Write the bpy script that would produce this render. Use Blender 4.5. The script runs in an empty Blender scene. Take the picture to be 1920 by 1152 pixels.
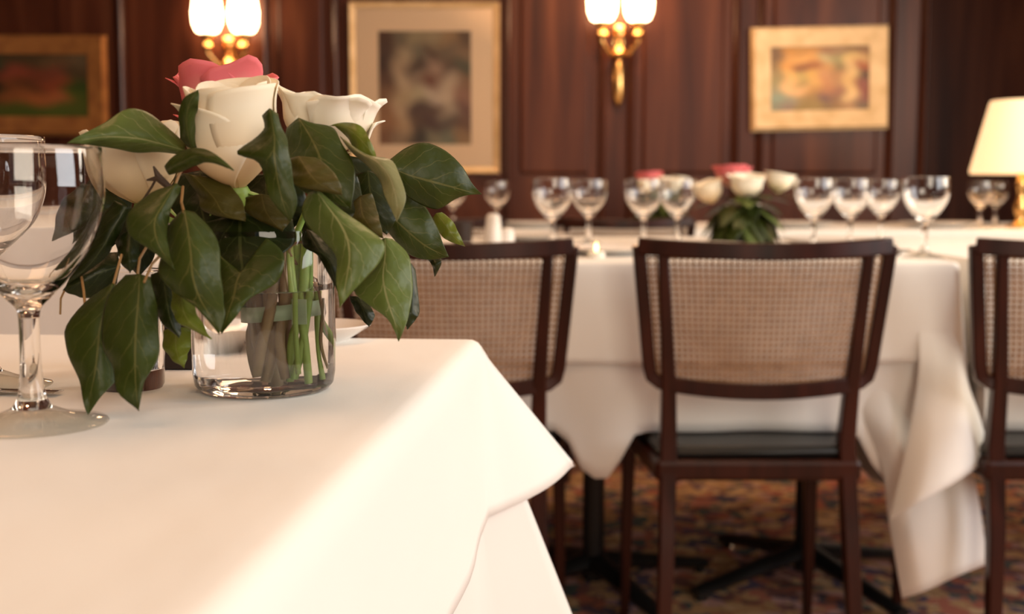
import bpy, bmesh, math, random
from mathutils import Vector, Matrix
random.seed(7)
PI = math.pi
S = bpy.context.scene
COL = S.collection

# ------------------------------------------------------------------ camera, world, exposure
F = 2250.0; CAMZ = 0.88; TH = math.atan(218.0 / F)
cd = bpy.data.cameras.new('camera'); cam = bpy.data.objects.new('camera', cd); COL.objects.link(cam)
cam.location = (0, 0, CAMZ); cam.rotation_euler = (PI / 2 - TH, 0, 0)
cd.sensor_width = 36; cd.lens = F / 1920 * 36; cd.clip_start = 0.02; cd.clip_end = 50
cd.dof.use_dof = True; cd.dof.focus_distance = 0.79; cd.dof.aperture_fstop = 7.0
S.camera = cam
W = bpy.data.worlds.new('world'); S.world = W; W.use_nodes = True
W.node_tree.nodes['Background'].inputs[0].default_value = (0.75, 0.85, 1.0, 1)
W.node_tree.nodes['Background'].inputs[1].default_value = 0.25
S.view_settings.view_transform = 'Standard'; S.view_settings.look = 'None'
S.view_settings.exposure = -0.3; S.view_settings.gamma = 1.0; S.view_settings.use_curve_mapping = False
S.cycles.max_bounces = 14; S.cycles.transmission_bounces = 14; S.cycles.transparent_max_bounces = 16
S.cycles.diffuse_bounces = 4; S.cycles.glossy_bounces = 6
S.cycles.use_denoising = True; S.cycles.sample_clamp_indirect = 20.0; S.cycles.blur_glossy = 1.0

def area(name, loc, target, sx, sy, power, col):
    l = bpy.data.lights.new(name, 'AREA'); l.shape = 'RECTANGLE'; l.size = sx; l.size_y = sy
    l.energy = power; l.color = col
    o = bpy.data.objects.new(name, l); COL.objects.link(o); o.location = loc
    o.rotation_euler = (Vector(target) - Vector(loc)).to_track_quat('-Z', 'Y').to_euler()
    return o
def spot(name, loc, target, power, col, ang=70, blend=0.8, rad=0.05):
    l = bpy.data.lights.new(name, 'SPOT'); l.energy = power; l.color = col
    l.spot_size = math.radians(ang); l.spot_blend = blend; l.shadow_soft_size = rad
    o = bpy.data.objects.new(name, l); COL.objects.link(o); o.location = loc
    o.rotation_euler = (Vector(target) - Vector(loc)).to_track_quat('-Z', 'Y').to_euler()
    return o
# daylight through the two windows of the right wall, and through the one behind the camera
area('window_daylight', (2.55, 0.35, 1.55), (-0.6, 0.9, 0.75), 1.5, 1.5, 54, (0.98, 0.985, 1.0))
area('window_daylight', (2.55, 2.1, 1.55), (0.2, 2.6, 0.7), 1.0, 1.3, 66, (1.0, 0.88, 0.72))
area('window_daylight', (0.9, -1.85, 1.6), (0.8, 3.0, 0.7), 1.4, 1.3, 50, (1.0, 0.86, 0.68))
# warm ceiling lamps: broad glowing panels
area('ceiling_lamp_light', (-0.9, 0.8, 2.6), (-0.9, 0.8, 0), .9, .9, 17, (1.0, 0.54, 0.27))
area('ceiling_lamp_light', (0.3, 2.9, 2.6), (0.3, 2.9, 0), 1.0, .8, 26, (1.0, 0.64, 0.38))
spot('ceiling_lamp_light', (0.5, 3.6, 2.6), (0.45, 5.0, 1.35), 95, (1.0, 0.6, 0.34), 75)

# ------------------------------------------------------------------ pixel rays -> places
def ray(px, py):
    a = (px - 960) / F; b = (576 - py) / F
    return Vector((a, math.cos(TH) + b * math.sin(TH), -math.sin(TH) + b * math.cos(TH)))
def at(px, py, Y):
    d = ray(px, py); return Vector((0, 0, CAMZ)) + d * (Y / d.y)
def onz(px, py, z):
    d = ray(px, py); return Vector((0, 0, CAMZ)) + d * ((z - CAMZ) / d.z)

# ------------------------------------------------------------------ objects
def mesh_obj(name, verts, faces, mat, parent=None, smooth=True, uv=None):
    me = bpy.data.meshes.new(name); me.from_pydata([tuple(v) for v in verts], [], faces)
    me.materials.append(mat)
    if smooth:
        for p in me.polygons: p.use_smooth = True
    if uv:
        l = me.uv_layers.new(name='UVMap')
        for lp in me.loops: l.data[lp.index].uv = uv[lp.vertex_index]
    me.validate(); me.update()
    o = bpy.data.objects.new(name, me); COL.objects.link(o)
    if parent: o.parent = parent
    return o
def tag(o, label, cat, group=None, kind=None):
    o['label'] = label; o['category'] = cat
    if group: o['group'] = group
    if kind: o['kind'] = kind
    return o
def thing(name, label, cat, loc=(0, 0, 0), rz=0, group=None):
    o = bpy.data.objects.new(name, None); COL.objects.link(o); o.location = loc; o.rotation_euler = (0, 0, rz)
    o.empty_display_size = 0.05
    return tag(o, label, cat, group)
def copy_tree(o, parent=None):
    c = o.copy(); COL.objects.link(c)
    c.parent = parent
    for ch in list(o.children): copy_tree(ch, c)
    return c
def again(o, label, loc, rz=0, group=None, scale=None):
    c = copy_tree(o); c['label'] = label; c.location = loc; c.rotation_euler = (0, 0, rz)
    if group: c['group'] = group
    if scale: c.scale = (scale,) * 3
    return c
def structure(o): o['kind'] = 'structure'; return o

class MB:
    def __init__(s): s.v = []; s.f = []
    def add(s, vs, fs):
        n = len(s.v); s.v += [Vector(v) for v in vs]; s.f += [tuple(i + n for i in f) for f in fs]; return s
    def box(s, lo, hi, M=None):
        x0, y0, z0 = lo; x1, y1, z1 = hi
        vs = [Vector(p) for p in ((x0,y0,z0),(x1,y0,z0),(x1,y1,z0),(x0,y1,z0),(x0,y0,z1),(x1,y0,z1),(x1,y1,z1),(x0,y1,z1))]
        if M: vs = [M @ v for v in vs]
        return s.add(vs, [(0,3,2,1),(4,5,6,7),(0,1,5,4),(1,2,6,5),(2,3,7,6),(3,0,4,7)])
    def tube(s, pts, rad, n=8, ry=None, cap=True, up=None):
        """sweep; rad scalar or list; ry gives the second half axis (list or scalar)."""
        pts = [Vector(p) for p in pts]; m = len(pts)
        rs = rad if isinstance(rad, (list, tuple)) else [rad] * m
        rys = rs if ry is None else (ry if isinstance(ry, (list, tuple)) else [ry] * m)
        ref = Vector(up) if up else None
        vs = []; prev = None
        for i in range(m):
            t = (pts[min(i+1, m-1)] - pts[max(i-1, 0)]).normalized()
            if ref is not None: a = t.cross(ref)
            elif prev is None: a = t.cross(Vector((0, 0, 1)) if abs(t.z) < .9 else Vector((1, 0, 0)))
            else: a = prev - t * prev.dot(t)
            a.normalize(); prev = a; b = t.cross(a)
            for k in range(n):
                q = 2 * PI * k / n
                if n == 4: q += PI / 4
                vs.append(pts[i] + a * math.cos(q) * rs[i] + b * math.sin(q) * rys[i])
        fs = [(i*n+k, i*n+(k+1) % n, (i+1)*n+(k+1) % n, (i+1)*n+k) for i in range(m-1) for k in range(n)]
        if cap: fs += [tuple(range(n-1, -1, -1)), tuple((m-1)*n+k for k in range(n))]
        return s.add(vs, fs)
    def lathe(s, prof, n=48, c=(0, 0, 0), close=False, warp=None):
        c = Vector(c); vs = []; m = len(prof)
        for r, z in prof:
            for k in range(n):
                q = 2 * PI * k / n; rr = r
                if warp: rr = warp(r, z, q)
                vs.append(c + Vector((rr * math.cos(q), rr * math.sin(q), z)))
        fs = [(i*n+k, i*n+(k+1) % n, (i+1)*n+(k+1) % n, (i+1)*n+k) for i in range(m-1) for k in range(n)]
        if close: fs += [((m-1)*n+k, (m-1)*n+(k+1) % n, (k+1) % n, k) for k in range(n)]
        else:
            if prof[0][0] > 1e-6: fs.append(tuple(range(n-1, -1, -1)))
            if prof[-1][0] > 1e-6: fs.append(tuple((m-1)*n+k for k in range(n)))
        return s.add(vs, fs)
    def build(s, name, mat, parent=None, smooth=True, bevel=0):
        o = mesh_obj(name, s.v, s.f, mat, parent, smooth)
        bm = bmesh.new(); bm.from_mesh(o.data); bmesh.ops.remove_doubles(bm, verts=bm.verts, dist=1e-6)
        bmesh.ops.recalc_face_normals(bm, faces=bm.faces); bm.to_mesh(o.data); bm.free()
        if bevel:
            b = o.modifiers.new('bevel', 'BEVEL'); b.width = bevel; b.segments = 2; b.limit_method = 'ANGLE'
        if smooth:
            try: o.data.set_sharp_from_angle(angle=math.radians(48))
            except Exception: pass
        return o

# ------------------------------------------------------------------ materials
def mat(name, col=(.8,.8,.8), rough=.5, metal=0, spec=.5, emit=None, es=0, trans=0, ior=1.45, sheen=0, sss=0):
    m = bpy.data.materials.new(name); m.use_nodes = True; b = m.node_tree.nodes['Principled BSDF']
    b.inputs['Base Color'].default_value = (*col, 1); b.inputs['Roughness'].default_value = rough
    b.inputs['Metallic'].default_value = metal; b.inputs['Specular IOR Level'].default_value = spec
    b.inputs['IOR'].default_value = ior
    if trans: b.inputs['Transmission Weight'].default_value = trans
    if emit: b.inputs['Emission Color'].default_value = (*emit, 1); b.inputs['Emission Strength'].default_value = es
    if sheen: b.inputs['Sheen Weight'].default_value = sheen
    if sss:
        b.inputs['Subsurface Weight'].default_value = sss; b.inputs['Subsurface Radius'].default_value = (.01, .006, .003)
        b.inputs['Subsurface Scale'].default_value = .5
    return m
def N(m, t, **kw):
    n = m.node_tree.nodes.new(t)
    for k, v in kw.items(): setattr(n, k, v)
    return n
def L(m, a, b): m.node_tree.links.new(a, b)
def noise_color(m, cols, scale=(8, 8, 8), detail=4, coord='Object', dist=0.0, pos=None, bump=0, rough=None):
    b = m.node_tree.nodes['Principled BSDF']
    tc = N(m, 'ShaderNodeTexCoord'); mp = N(m, 'ShaderNodeMapping'); mp.inputs['Scale'].default_value = scale
    nz = N(m, 'ShaderNodeTexNoise'); nz.inputs['Scale'].default_value = 1; nz.inputs['Detail'].default_value = detail
    nz.inputs['Distortion'].default_value = dist
    cr = N(m, 'ShaderNodeValToRGB'); L(m, tc.outputs[coord], mp.inputs[0]); L(m, mp.outputs[0], nz.inputs[0])
    L(m, nz.outputs[0], cr.inputs[0])
    el = cr.color_ramp.elements
    while len(el) < len(cols): el.new(.5)
    for i, c in enumerate(cols):
        el[i].position = pos[i] if pos else .3 + .4 * i / (len(cols) - 1); el[i].color = (*c, 1)
    L(m, cr.outputs[0], b.inputs['Base Color'])
    if bump:
        bp = N(m, 'ShaderNodeBump'); bp.inputs['Strength'].default_value = bump; bp.inputs['Distance'].default_value = .002
        L(m, nz.outputs[0], bp.inputs['Height']); L(m, bp.outputs[0], b.inputs['Normal'])
    return m

M_wall = noise_color(mat('dark_panelling', rough=.38, spec=.25), [(.035,.009,.005), (.07,.019,.009), (.11,.035,.016)], (9, 9, .7), 5, dist=1.2)
M_mould = noise_color(mat('dark_moulding', rough=.3, spec=.4), [(.035,.010,.006), (.07,.021,.011)], (10, 10, .8), 4)
M_chair = noise_color(mat('chair_wood', rough=.3, spec=.32), [(.014,.0035,.002), (.042,.009,.0045)], (30, 30, 3), 4, dist=.6)
M_seat = mat('black_leather', (.012,.013,.013), .4)
M_cane = noise_color(mat('cane', rough=.6, spec=.3), [(.22,.115,.05), (.33,.19,.10)], (60, 60, 60), 2)
M_black = mat('black_metal', (.01,.01,.01), .35, spec=.5)
M_chrome = mat('chrome', (.7,.7,.7), .15, 1)
M_brass = mat('brass', (.78,.48,.18), .25, 1)
M_plaster = mat('ceiling_plaster', (.55,.47,.38), .9)
M_sidewall = mat('side_wall_paint', (.22,.11,.07), .7)
def clear_mat(name, ior, clear, tint=(1, 1, 1)):
    m = mat(name); nt = m.node_tree; out = nt.nodes['Material Output']
    f = N(m, 'ShaderNodeFresnel'); f.inputs[0].default_value = ior
    g = N(m, 'ShaderNodeBsdfGlossy'); g.inputs['Roughness'].default_value = 0
    t = N(m, 'ShaderNodeBsdfTransparent'); t.inputs[0].default_value = (*tint, 1)
    rf = N(m, 'ShaderNodeBsdfRefraction'); rf.inputs['IOR'].default_value = ior; rf.inputs['Roughness'].default_value = 0
    a = N(m, 'ShaderNodeMixShader'); a.inputs[0].default_value = clear; b = N(m, 'ShaderNodeMixShader')
    L(m, rf.outputs[0], a.inputs[1]); L(m, t.outputs[0], a.inputs[2])
    ge = N(m, 'ShaderNodeNewGeometry'); fr = N(m, 'ShaderNodeMath', operation='SUBTRACT'); fr.inputs[0].default_value = 1
    mu = N(m, 'ShaderNodeMath', operation='MULTIPLY'); L(m, ge.outputs['Backfacing'], fr.inputs[1])
    L(m, f.outputs[0], mu.inputs[0]); L(m, fr.outputs[0], mu.inputs[1])
    L(m, mu.outputs[0], b.inputs[0]); L(m, a.outputs[0], b.inputs[1]); L(m, g.outputs[0], b.inputs[2]); L(m, b.outputs[0], out.inputs[0])
    return m
M_glass = mat('clear_glass', (1,1,1), 0.0, trans=1, ior=1.5)
M_vglass = M_glass; M_thin = clear_mat('thin_glass', 1.5, .86, (.97,.97,.95))
M_water = mat('water', (1,1,1), 0.0, trans=1, ior=1.33)
M_ceramic = mat('white_porcelain', (.82,.78,.74), .15, spec=.6)
M_wax = mat('candle_wax', (.9,.86,.78), .5, sss=.2)
M_darkobj = mat('dark_box', (.03,.018,.014), .5)
M_red = mat('red_upholstery', (.16,.02,.018), .6)
M_tape = mat('green_tape', (.42,.55,.36), .4)
M_stem = noise_color(mat('stem_green', rough=.45), [(.20,.36,.06), (.36,.5,.12)], (90, 90, 20), 2)
M_stemb = noise_color(mat('stem_brown', rough=.6), [(.16,.09,.04), (.34,.25,.12)], (90, 90, 20), 2)
M_petiole = mat('petiole', (.30,.17,.06), .5)
M_shade_glow = mat('glowing_glass_shade', (1,.8,.55), .5, emit=(1.0,.66,.36), es=18)
M_lampshade = mat('glowing_lampshade', (.9,.75,.5), .8, emit=(1.0,.66,.36), es=1.15)
M_gold = noise_color(mat('gilt_frame', rough=.42, metal=.35), [(.48,.28,.10), (.72,.46,.2)], (14, 14, 14), 3)
M_goldp = noise_color(mat('pale_gilt_frame', rough=.5, metal=.2), [(.62,.42,.2), (.82,.6,.34)], (14, 14, 14), 3)
M_bronze = noise_color(mat('bronze_frame', rough=.5, metal=.3), [(.26,.10,.03), (.42,.18,.05)], (14, 14, 14), 3)
M_mount = mat('mount_board', (.95,.70,.46), .8)

def cloth_mat(name, col, wr=.6):
    m = mat(name, col, .85, spec=.2, sheen=.15)
    b = m.node_tree.nodes['Principled BSDF']
    tc = N(m, 'ShaderNodeTexCoord'); mp = N(m, 'ShaderNodeMapping'); mp.inputs['Scale'].default_value = (7, 4, 5)
    mp.inputs['Rotation'].default_value = (0, 0, .7)
    nz = N(m, 'ShaderNodeTexNoise'); nz.inputs['Scale'].default_value = 1; nz.inputs['Detail'].default_value = 3
    w = N(m, 'ShaderNodeTexNoise'); w.inputs['Scale'].default_value = 900; w.inputs['Detail'].default_value = 1
    L(m, tc.outputs['Object'], mp.inputs[0]); L(m, mp.outputs[0], nz.inputs[0]); L(m, tc.outputs['Object'], w.inputs[0])
    b1 = N(m, 'ShaderNodeBump'); b1.inputs['Strength'].default_value = wr; b1.inputs['Distance'].default_value = .012
    b2 = N(m, 'ShaderNodeBump'); b2.inputs['Strength'].default_value = .12; b2.inputs['Distance'].default_value = .0004
    L(m, nz.outputs[0], b1.inputs['Height']); L(m, w.outputs[0], b2.inputs['Height']); L(m, b1.outputs[0], b2.inputs['Normal'])
    L(m, b2.outputs[0], b.inputs['Normal'])
    return m
M_cloth = cloth_mat('white_linen', (.84,.82,.78), .35)
M_cloth2 = cloth_mat('white_under_linen', (.80,.77,.73), .35)

# carpet: many-coloured pattern
M_carpet = mat('patterned_carpet', rough=.95, spec=.1)
_b = M_carpet.node_tree.nodes['Principled BSDF']
tc = N(M_carpet, 'ShaderNodeTexCoord')
nd = N(M_carpet, 'ShaderNodeTexNoise'); nd.inputs['Scale'].default_value = 22; nd.inputs['Detail'].default_value = 2
mx = N(M_carpet, 'ShaderNodeVectorMath', operation='MULTIPLY_ADD'); mx.inputs[1].default_value = (.09, .09, .09)
L(M_carpet, tc.outputs['Object'], nd.inputs[0]); L(M_carpet, nd.outputs['Color'], mx.inputs[0]); L(M_carpet, tc.outputs['Object'], mx.inputs[2])
vo = N(M_carpet, 'ShaderNodeTexVoronoi'); vo.inputs['Scale'].default_value = 27; L(M_carpet, mx.outputs[0], vo.inputs['Vector'])
sp = N(M_carpet, 'ShaderNodeSeparateColor'); L(M_carpet, vo.outputs['Color'], sp.inputs[0])
cr = N(M_carpet, 'ShaderNodeValToRGB'); cr.color_ramp.interpolation = 'CONSTANT'
pal = [(.62,.36,.18), (.13,.10,.15), (.52,.18,.12), (.50,.29,.15), (.12,.14,.13), (.74,.48,.27), (.26,.12,.10), (.60,.34,.29)]
el = cr.color_ramp.elements
while len(el) < len(pal): el.new(.5)
for i, c in enumerate(pal): el[i].position = i / len(pal); el[i].color = (*c, 1)
L(M_carpet, sp.outputs[0], cr.inputs[0]); L(M_carpet, cr.outputs[0], _b.inputs['Base Color'])

def petal_mat(name, base, rim, edge=None):
    m = mat(name, base, .6, spec=.2, sss=.08); b = m.node_tree.nodes['Principled BSDF']
    tc = N(m, 'ShaderNodeTexCoord'); sp = N(m, 'ShaderNodeSeparateXYZ'); cr = N(m, 'ShaderNodeValToRGB')
    L(m, tc.outputs['UV'], sp.inputs[0]); L(m, sp.outputs['Y'], cr.inputs[0])
    cr.color_ramp.elements[0].color = (*base, 1); cr.color_ramp.elements[0].position = .1
    cr.color_ramp.elements[1].color = (*rim, 1); cr.color_ramp.elements[1].position = .8
    L(m, cr.outputs[0], b.inputs['Base Color'])
    b.inputs['Subsurface Radius'].default_value = (.01, .007, .004)
    return m
M_cream = petal_mat('cream_petal', (.70,.47,.23), (.88,.78,.60))  # peach shade low in the rose put into the base colour
M_white = petal_mat('white_petal', (.74,.60,.36), (.92,.86,.72))
M_pink = petal_mat('pink_petal', (.78,.42,.32), (.74,.16,.18))

def leaf_mat(name, top, vein, back, rough=.32):
    m = mat(name, top, rough, spec=.34); b = m.node_tree.nodes['Principled BSDF']
    tc = N(m, 'ShaderNodeTexCoord'); sp = N(m, 'ShaderNodeSeparateXYZ'); L(m, tc.outputs['UV'], sp.inputs[0])
    def MA(op, a, bb=None, c=None):
        n = N(m, 'ShaderNodeMath', operation=op)
        for i, x in enumerate((a, bb, c)):
            if x is None: continue
            if isinstance(x, (int, float)): n.inputs[i].default_value = x
            else: L(m, x, n.inputs[i])
        return n.outputs[0]
    u = sp.outputs['Y']; v = MA('ABSOLUTE', MA('SUBTRACT', MA('MULTIPLY', sp.outputs['X'], 2.0), 1.0))
    mid = MA('LESS_THAN', v, .035)
    nz = N(m, 'ShaderNodeTexNoise'); nz.inputs['Scale'].default_value = 5; L(m, tc.outputs['UV'], nz.inputs[0])
    wob = MA('MULTIPLY', nz.outputs[0], .35)
    ph = MA('FRACT', MA('MULTIPLY', MA('ADD', MA('SUBTRACT', u, MA('MULTIPLY', v, .42)), MA('MULTIPLY', wob, .5)), 5.2))
    lat = MA('LESS_THAN', MA('ABSOLUTE', MA('SUBTRACT', ph, .5)), MA('SUBTRACT', .055, MA('MULTIPLY', v, .045)))
    ve = MA('MAXIMUM', mid, MA('MULTIPLY', lat, .55))
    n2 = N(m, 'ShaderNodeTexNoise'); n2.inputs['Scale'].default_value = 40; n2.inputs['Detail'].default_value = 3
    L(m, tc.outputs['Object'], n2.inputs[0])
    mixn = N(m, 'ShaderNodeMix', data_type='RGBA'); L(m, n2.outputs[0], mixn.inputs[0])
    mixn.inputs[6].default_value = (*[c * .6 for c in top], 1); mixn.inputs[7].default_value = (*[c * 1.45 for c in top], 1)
    mixv = N(m, 'ShaderNodeMix', data_type='RGBA'); L(m, ve, mixv.inputs[0]); L(m, mixn.outputs[2], mixv.inputs[6])
    mixv.inputs[7].default_value = (*vein, 1)
    L(m, mixv.outputs[2], b.inputs['Base Color'])
    bp = N(m, 'ShaderNodeBump'); bp.inputs['Strength'].default_value = .35; bp.inputs['Distance'].default_value = .001
    bp.invert = True; L(m, ve, bp.inputs['Height'])
    n3 = N(m, 'ShaderNodeTexNoise'); n3.inputs['Scale'].default_value = 110; n3.inputs['Detail'].default_value = 2
    L(m, tc.outputs['Object'], n3.inputs[0])
    b3 = N(m, 'ShaderNodeBump'); b3.inputs['Strength'].default_value = .5; b3.inputs['Distance'].default_value = .002
    L(m, n3.outputs[0], b3.inputs['Height']); L(m, bp.outputs[0], b3.inputs['Normal']); L(m, b3.outputs[0], b.inputs['Normal'])
    tr = N(m, 'ShaderNodeBsdfTranslucent'); tr.inputs[0].default_value = (*back, 1)
    ms = N(m, 'ShaderNodeMixShader'); ms.inputs[0].default_value = .15
    out = m.node_tree.nodes['Material Output']
    L(m, b.outputs[0], ms.inputs[1]); L(m, tr.outputs[0], ms.inputs[2]); L(m, ms.outputs[0], out.inputs[0])
    return m
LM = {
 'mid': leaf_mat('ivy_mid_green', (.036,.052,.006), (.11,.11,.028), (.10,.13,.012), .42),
 'dark': leaf_mat('ivy_shaded_green', (.015,.023,.003), (.05,.06,.015), (.04,.06,.01), .4),  # shade among the leaves put into a darker green
 'lit': leaf_mat('ivy_lit_green', (.098,.135,.03), (.26,.27,.11), (.14,.17,.03), .38),  # window light on the leaf put into a lighter green
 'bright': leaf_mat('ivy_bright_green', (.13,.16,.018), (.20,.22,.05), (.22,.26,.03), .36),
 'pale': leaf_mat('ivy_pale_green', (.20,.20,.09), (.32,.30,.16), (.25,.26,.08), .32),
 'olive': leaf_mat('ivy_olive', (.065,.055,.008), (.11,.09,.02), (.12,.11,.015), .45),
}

# ------------------------------------------------------------------ room
WY = 5.0
def panel_wall():
    x0, x1 = -3.2, at(1738, 200, WY).x
    m = MB().box((x0, WY, 0), (x1, WY + .12, 2.7)).box((x1 - .12, WY + .12, 0), (x1, WY + 1.2, 2.7))
    o = structure(m.build('wall_back', M_wall, smooth=False))
    r = MB().box((x1, WY + 1.2, 0), (3.0, WY + 1.3, 2.7))
    structure(r.build('wall_alcove', M_wall, smooth=False))
    # raised panels and upright mouldings
    ups = [-60, 232, 500, 632, 952, 1128, 1182, 1378, 1424, 1668, 1728]
    k = 1
    for px in ups:
        x = at(px, 200, WY).x; w = .022
        m = MB().tube([(x, WY - .004, .02), (x, WY - .004, 2.68)], w, 10, ry=.016)
        structure(m.build('trim_%d' % k, M_mould)); k += 1
    for a, b in ((500, 632), (952, 1128), (1182, 1378), (1424, 1668)):
        xa, xb = at(a, 200, WY).x + .05, at(b, 200, WY).x - .05
        m = MB().box((xa, WY - .014, .95), (xb, WY + .01, 2.45))
        structure(m.build('trim_%d' % k, M_wall, smooth=False, bevel=.012)); k += 1
    m = MB().box((x0, WY - .025, 0), (x1, WY, .12)); structure(m.build('baseboard_back', M_mould, smooth=False))
panel_wall()
structure(MB().box((-3.2, -2.2, -.05), (3.1, 6.4, 0)).build('floor', M_carpet, smooth=False))
structure(MB().box((-3.2, -2.2, 2.7), (3.1, 6.4, 2.8)).build('ceiling', M_plaster, smooth=False))
structure(MB().box((-3.3, -2.2, 0), (-3.2, 6.4, 2.7)).build('wall_left', M_wall, smooth=False))
rw = MB()
rw.box((2.9, -2.2, 0), (3.0, 6.4, .85)).box((2.9, -2.2, 2.3), (3.0, 6.4, 2.7))
for a, b in ((-2.2, -.3), (.95, 1.5), (2.65, 6.4)): rw.box((2.9, a, .85), (3.0, b, 2.3))
structure(rw.build('wall_right', M_sidewall, smooth=False))
structure(MB().box((-3.2, -2.3, 0), (-.1, -2.2, 2.7)).box((1.7, -2.3, 0), (3.0, -2.2, 2.7)).box((-.1, -2.3, 0), (1.7, -2.2, .85))
          .box((-.1, -2.3, 2.3), (1.7, -2.2, 2.7)).build('wall_front', M_sidewall, smooth=False))
def window(n, horizontal, c, a, b):
    m = MB()
    def bar(u0, u1, z0, z1):
        if horizontal: m.box((u0, c, z0), (u1, c + .06, z1))
        else: m.box((c, u0, z0), (c + .06, u1, z1))
    bar(a, b, .85, .9); bar(a, b, 2.25, 2.3); bar(a, a + .05, .85, 2.3); bar(b - .05, b, .85, 2.3)
    bar((a+b)/2 - .015, (a+b)/2 + .015, .9, 2.25); bar(a, b, 1.6, 1.63)
    structure(m.build('window_%d' % n, mat('window_paint_%d' % n, (.7,.66,.58), .5), smooth=False))
window(1, False, 2.92, -.3, .95); window(2, False, 2.92, 1.5, 2.65); window(3, True, -2.27, -.1, 1.7)

# ------------------------------------------------------------------ pictures on the wall
def art_plane(w, h, rows, name):
    """a painting: soft blots of paint from a small colour layout."""
    me_v = []; me_f = []; nx, nz = 48, 48; cols = []
    R = len(rows); C = len(rows[0]); rnd = random.Random(len(name) + R)
    for j in range(nz + 1):
        for i in range(nx + 1):
            u, v = i / nx, j / nz
            me_v.append((-w/2 + w*u, 0, -h/2 + h*v))
            fu = min(max(u * C - .5 + .18 * math.sin(v * 19 + u * 7), 0), C - 1.001); fv = min(max((1 - v) * R - .5 + .18 * math.sin(u * 17), 0), R - 1.001)
            a, b = int(fu), int(fv); s, t = fu - a, fv - b
            s = s*s*(3-2*s); t = t*t*(3-2*t)
            c = [(rows[b][a][k]*(1-s) + rows[b][a+1][k]*s)*(1-t) + (rows[b+1][a][k]*(1-s) + rows[b+1][a+1][k]*s)*t for k in range(3)]
            g = 1.35 + rnd.uniform(-.12, .12); cols.append([x * g for x in c])
    for j in range(nz):
        for i in range(nx): q = j*(nx+1)+i; me_f.append((q, q+1, q+nx+2, q+nx+1))
    m = mat(name, rough=.5); o = mesh_obj('painting', me_v, me_f, m)
    ca = o.data.color_attributes.new('paint', 'FLOAT_COLOR', 'POINT')
    for i, c in enumerate(cols): ca.data[i].color = (*c, 1)
    an = N(m, 'ShaderNodeAttribute'); an.attribute_name = 'paint'
    L(m, an.outputs['Color'], m.node_tree.nodes['Principled BSDF'].inputs['Base Color'])
    return o
def hexc(s):
    def f(x):
        x /= 255; return x/12.92 if x <= .04045 else ((x+.055)/1.055)**2.4
    return tuple(f(int(s[i:i+2], 16)) for i in (0, 2, 4))
def pic_rows(txt): return [[hexc(c) for c in r.split()] for r in txt.strip().split('\n')]
def frame_ring(w, h, fw, depth, prof=((0,0),(.15,1),(.4,.8),(.75,.55),(1,.35))):
    vs = []; fs = []; n = len(prof)
    for cx, cz in ((-1,-1),(1,-1),(1,1),(-1,1)):
        for t, d in prof: vs.append((cx*(w/2 - fw*t), -depth*d, cz*(h/2 - fw*t)))
    for k in range(4):
        for i in range(n-1): a = k*n+i; b = ((k+1) % 4)*n+i; fs.append((a, b, b+1, a+1))
    return MB().add(vs, fs).box((-w/2, 0, -h/2), (w/2, .006, h/2))
def picture(label, x0, y0, x1, y1, fwpx, fm, rows, mount=0, mount_mat=None, rot=0, glass=False):
    a = at(x0, y0, WY - .02); b = at(x1, y1, WY - .02); c = (a + b) / 2; w = b.x - a.x; h = a.z - b.z
    p = w / (x1 - x0); fw = fwpx * p
    t = thing('framed_picture', label, 'picture', (c.x, WY - .024, c.z)); t.rotation_euler = (0, rot, 0)
    frame_ring(w, h, fw, .03).build('frame', fm, t)
    iw, ih = w - 2*fw, h - 2*fw
    if mount:
        mo = mount * p
        f = frame_ring(iw, ih, mo, .006, ((0,.6),(.5,.6),(1,.6))).build('mount', mount_mat, t, smooth=False); f.location = (0, -.004, 0)
        iw -= 2*mo; ih -= 2*mo
    ar = art_plane(iw, ih, rows, 'paint_' + str(int(x0))); ar.parent = t; ar.location = (0, -.0045, 0)
    if glass:
        g = MB().box((-w/2+fw*.9, -.0115, -h/2+fw*.9), (w/2-fw*.9, -.0105, h/2-fw*.9)).build('glass_pane', M_pane, t, smooth=False)
    return t
M_pane = mat('picture_glass', (1,1,1), .02)
_o = M_pane.node_tree.nodes['Material Output']; _g = N(M_pane, 'ShaderNodeBsdfGlossy'); _g.inputs['Roughness'].default_value = .03
_t = N(M_pane, 'ShaderNodeBsdfTransparent'); _f = N(M_pane, 'ShaderNodeFresnel'); _f.inputs[0].default_value = 1.5
_m = N(M_pane, 'ShaderNodeMixShader'); L(M_pane, _f.outputs[0], _m.inputs[0]); L(M_pane, _t.outputs[0], _m.inputs[1]); L(M_pane, _g.outputs[0], _m.inputs[2]); L(M_pane, _m.outputs[0], _o.inputs[0])
picture('bronze framed landscape painting of dark green and russet fields, behind the wine glasses', -120, 66, 205, 254, 36, M_bronze, pic_rows('''
2a3a26 2a3a26 3a2c18 3a2c18 4a3620 4a3c28
243020 182210 6a3020 5a2a18 5a2c1c 3a2c18
101a0a 101a0a 5a3014 4a2810 6a3018 243408
303010 2a2c10 6a3c1c 7a4420 7a4424 38400c
4a3c14 3c4414 38400e 34400e 3a4410 38400e'''), rot=.006)
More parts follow.
